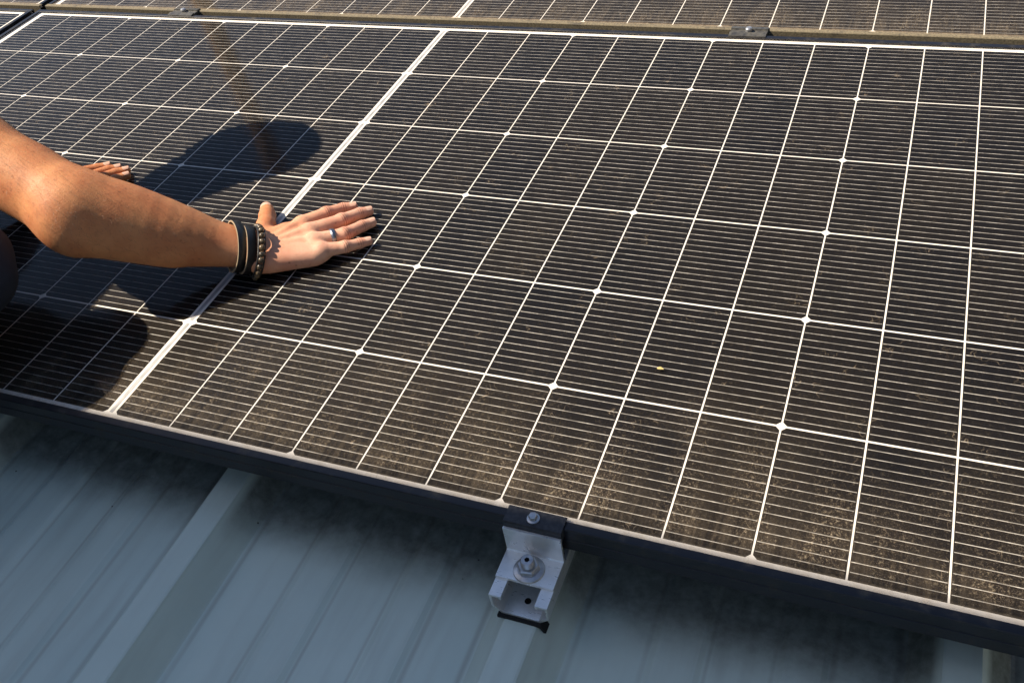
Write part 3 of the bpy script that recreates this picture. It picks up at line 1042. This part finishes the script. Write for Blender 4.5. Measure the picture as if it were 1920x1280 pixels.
for an in (RA, LA):
    def shoe(P, an=an):
        d = seg(P, A(an[0], an[1] - .03, -.075), A(an[0] + .01, an[1] + .17, -.085), .042, .040, (0, 0, 1), .034, .026)
        return smin(smax(d, -.116 - P[:, 2], .004), seg(P, A(an[0], an[1], -.06), A(an[0], an[1], -.02), .044, .044), .02)
    V, Q = nets(shoe, (an[0] - .07, an[1] - .11, -.119), (an[0] + .08, an[1] + .25, .05), .005)
    pp_part('shoe', np_mesh('shoe', V, Q, 'shoe'))
def hair(P):
    d = ell(P, hp(-.026, 0, .040), A(.103, .103, .103))
    d = smax(d, (P - hp(.030, 0, .030)) @ (FACE * .8 - CROWN * .45), .012)
    d = smax(d, -((P - hp(-.02, 0, -.055)) @ CROWN), .01)
    return d + .003 * np.sin(160 * P[:, 0]) * np.sin(140 * P[:, 1] + 90 * P[:, 2])
V, Q = nets(hair, HEAD - .14, HEAD + .14, .005)
pp_part('hair', np_mesh('hair', V, Q, 'hair'))
for s in (-1, 1):
    for nm, r, f, mt in (('eye', .0118, .0755, 'eyew'), ('iris', .0060, .0825, 'iris')):
        c = hp(f, s * .032, -.002)
        V, Q = nets(lambda P: ball(P, c, r), c - .016, c + .016, .0025)
        pp_part(nm, np_mesh(nm, V, Q, mt))
c = hp(.082, 0, -.062)
V, Q = nets(lambda P: seg(P, hp(.080, -.022, -.062), hp(.080, .022, -.062), .006, .006), c - .045, c + .045, .0025)
pp_part('mouth', np_mesh('mouth', V, Q, 'lip'))

def nail(c1, c2, r, wid, ln):
    """curved plate on the back of the last joint"""
    ax = (c2 - c1) / np.linalg.norm(c2 - c1)
    up = A(0, 0, 1) - ax[2] * ax; up /= np.linalg.norm(up)
    sd = np.cross(ax, up)
    verts = []; faces = []
    nu, nw = 9, 7
    for i in range(nu):
        t = i / (nu - 1)
        for j in range(nw):
            s = -1 + 2 * j / (nw - 1)
            ang = s * wid
            trim = ln * .5 * (abs(s) ** 3.0) * .35
            l = -.62 * ln + t * ln
            l = min(max(l, -.62 * ln + trim), .38 * ln - trim)
            rr = r * (1.0 - .10 * max(0, t - .55)) + .0004
            verts.append(c2 + ax * l + (up * math.cos(ang) + sd * math.sin(ang)) * rr)
    for i in range(nu - 1):
        for j in range(nw - 1):
            faces.append((i * nw + j, i * nw + j + 1, (i + 1) * nw + j + 1, (i + 1) * nw + j))
    return mesh_from('fingernail', verts, faces, 'nail', True)
for k, c in FING.items():
    pp_part('fingernail', nail(c[2], c[3], FR[k][3], .85, .0125 if k != 'pinky' else .0100))
pp_part('fingernail', nail(THUMB[2], THUMB[3], TR[3], .85, .0150))
for c in LF:
    pp_part('fingernail', nail(c[2], c[3], .0072, .85, .0115))

# ------------------------------------------------------------------ what he wears on wrist and finger
def grad(P, fn, e=.0005):
    g_ = np.stack([fn(P + np.eye(3)[i] * e) - fn(P - np.eye(3)[i] * e) for i in range(3)], -1)
    return g_ / (np.linalg.norm(g_, axis=1, keepdims=True) + 1e-9)
arm_fn = lambda P: smin(right_arm(P), right_hand(P), .012)
def ring_path(c, n, up, off, cnt=48, tilt=(0, 0)):
    """closed path round the arm at c in the plane normal to n, off above the skin"""
    n = n / np.linalg.norm(n)
    up = up - (up @ n) * n; up /= np.linalg.norm(up)
    sd = np.cross(n, up)
    ang = np.linspace(0, 2 * np.pi, cnt, endpoint=False)
    dirs = np.cos(ang)[:, None] * up + np.sin(ang)[:, None] * sd
    r = np.full(cnt, .004)
    for _ in range(60):
        d = arm_fn(c + dirs * r[:, None])
        r = r + np.clip(-d, -.004, .004) * .7
    r = np.clip(r, .030, .0350) + off
    for _ in range(3):
        r = (r + np.roll(r, 1) + np.roll(r, -1)) / 3
    return c + dirs * r[:, None], dirs
def strap(path, dirs, n, hw, th, wob=0.0):
    """flat band, hw half width along n, th thick outwards; returns outer band and its two edges"""
    N = len(path)
    n = n / np.linalg.norm(n)
    v = []
    for i in range(N):
        p = path[i] + n * wob * math.sin(2 * math.pi * i / N * 2)
        v += [p - n * hw, p - n * hw + dirs[i] * th, p + n * hw + dirs[i] * th, p + n * hw]
    f = []; fe = []
    for i in range(N):
        j = (i + 1) % N
        a = i * 4; b = j * 4
        f += [(a + 1, b + 1, b + 2, a + 2), (a + 3, a + 2, b + 2, b + 3), (a, a + 3, b + 3, b)]
        fe += [(a, b, b + 1, a + 1)]
    return v, f, fe
AXIS = A(.855, .355, -.378)
TIP = A(.70, .62, -.50)                      # the loose bands hang slightly askew
def wrist_c(s):
    return A(.0280, -.2430, .0405) + AXIS * s
UPV = A(0, 0, 1)
def band(name, label, c, n, hw, th, off):
    path, dirs = ring_path(c, n, UPV, off)
    v, f, fe = strap(path, dirs, n, hw, th, .0006)
    base = tuple(c)
    t = top(name, None, base)
    tag(t, label, 'bracelet', 'bracelets on the right wrist')
    v = [tuple(np.array(p) - c) for p in v]
    part('strap', mesh_from('strap', v, f, 'leather', True), t)
    vv = []
    for i in range(len(path)):
        p = path[i] - c + (n / np.linalg.norm(n)) * .0006 * math.sin(2 * math.pi * i / len(path) * 2)
        nn = n / np.linalg.norm(n)
        vv += [p - nn * (hw + .0008), p - nn * (hw + .0008) + dirs[i] * th, p - nn * hw + dirs[i] * (th + .0002), p - nn * hw]
    ff = []
    N = len(path)
    for i in range(N):
        j = (i + 1) % N
        for q in range(4):
            r_ = (q + 1) % 4
            ff.append((i * 4 + q, j * 4 + q, j * 4 + r_, i * 4 + r_))
    part('raw_edge', mesh_from('raw_edge', vv, ff, 'rawedge', True), t)
    return t
band('leather_bracelet', 'narrow black leather strap with tan edge, nearest the elbow', wrist_c(-.0110), TIP + A(0, .10, .0), .0056, .0026, .0050)
band('leather_bracelet', 'wider black leather strap with tan edge, beside the beaded bracelet', wrist_c(.0040), TIP + A(0, .04, 0), .0064, .0028, .0036)
cb = wrist_c(.0190)
nb_ = TIP + A(0, -.04, .0)
path, dirs = ring_path(cb, nb_, UPV, .0042, 96)
bt = top('beaded_bracelet', None, tuple(cb))
tag(bt, 'dark beaded bracelet with brown stone beads nearest the hand', 'bracelet', 'bracelets on the right wrist')
nn = nb_ / np.linalg.norm(nb_)
for off, hw in ((-.0046, .0012), (.0046, .0012)):
    v, f, fe = strap(path - cb + nn * off, dirs, nn, hw, .0032)
    part('cord', mesh_from('cord', v, f + fe, 'leather', True), bt)
L = np.linalg.norm(np.roll(path, -1, 0) - path, axis=1)
tot = L.sum()
nbead = int(tot / .0090)
cum = np.concatenate([[0], np.cumsum(L)])[:-1]
bm_v = MB()
bm_v.lathe([(.0004 + .0042 * math.sin(a), -.0042 * math.cos(a)) for a in np.linspace(.05, math.pi - .05, 9)], (0, 0, 0), 14)
BEAD = bm_v.mesh('bead', 'bead', True)
for k in range(nbead):
    i = int(np.searchsorted(cum, k * tot / nbead)) % len(path)
    o = part('bead', BEAD, bt, tuple(path[i] + dirs[i] * .0028 - cb))
    o.rotation_euler = (random.random() * 3, random.random() * 3, 0)

rc0, rc1 = FING['ring'][0], FING['ring'][1]
rc = rc0 + (rc1 - rc0) * .60
rn = (rc1 - rc0) / np.linalg.norm(rc1 - rc0)
path, dirs = ring_path(rc, rn, UPV, .0003, 40)
# keep the band round: a finger ring is rigid and fits the finger
rad = FR['ring'][0] + (FR['ring'][1] - FR['ring'][0]) * .60 + .0004
path = rc + dirs * rad
v, f, fe = strap(path - rc, dirs, rn, .0034, .0014)
rg_ = top('finger_ring', mesh_from('finger_ring', v, f + fe, 'ring', True), tuple(rc))
tag(rg_, 'plain grey metal ring worn on the right hand', 'ring')

# ------------------------------------------------------------------ short hair along the forearm
me = bodyo.data
co = np.empty(len(me.vertices) * 3, np.float32); me.vertices.foreach_get('co', co)
co = co.reshape(-1, 3).astype(np.float64)
sel = co[(co[:, 0] > -.34) & (co[:, 0] < -.005) & (co[:, 1] < -.20) & (co[:, 2] > .03)]
sel = sel[rng.choice(len(sel), 8000, replace=False)]
g_ = grad(sel, right_arm)
flow = np.tile(A(.75, -.45, -.25), (len(sel), 1)) + rng.normal(0, .28, (len(sel), 3))
flow -= (flow * g_).sum(1, keepdims=True) * g_
flow /= np.linalg.norm(flow, axis=1, keepdims=True)
ln = rng.uniform(.004, .010, (len(sel), 1))
p0 = sel - g_ * .0003
p1 = sel + flow * ln * .55 + g_ * ln * .32
p2 = sel + flow * ln + g_ * ln * .38
sdv = np.cross(flow, g_) * .00010
Vh = np.stack([p0 - sdv, p0 + sdv, p1 + sdv * .8, p1 - sdv * .8, p2], 1).reshape(-1, 3)
fh = []
for i in range(len(sel)):
    k = i * 5
    fh += [(k, k + 1, k + 2, k + 3), (k + 3, k + 2, k + 4)]
ho = pp_part('arm_hair', mesh_from('arm_hair', Vh, fh, 'armhair'))
ho['kind'] = 'stuff'

# ------------------------------------------------------------------ a scrap of leaf lying on the glass
lv = []
for i in range(9):
    t = i / 8
    w_ = .0020 * math.sin(math.pi * min(1, t * .92 + .08)) + .0002
    x_ = -.0042 + .0084 * t
    zc = .0006 + .0012 * math.sin(3 * t)
    lv += [(x_, -w_, zc + .0010), (x_, 0, zc), (x_, w_, zc + .0013)]
lf = []
for i in range(8):
    a = i * 3
    lf += [(a, a + 3, a + 4, a + 1), (a + 1, a + 4, a + 5, a + 2)]
leaf = top('leaf', mesh_from('leaf', lv, lf, 'leaf', True), (.6809, -.3148, .0031))
tag(leaf, 'tiny dry yellow leaf scrap lying on the front panel', 'leaf')
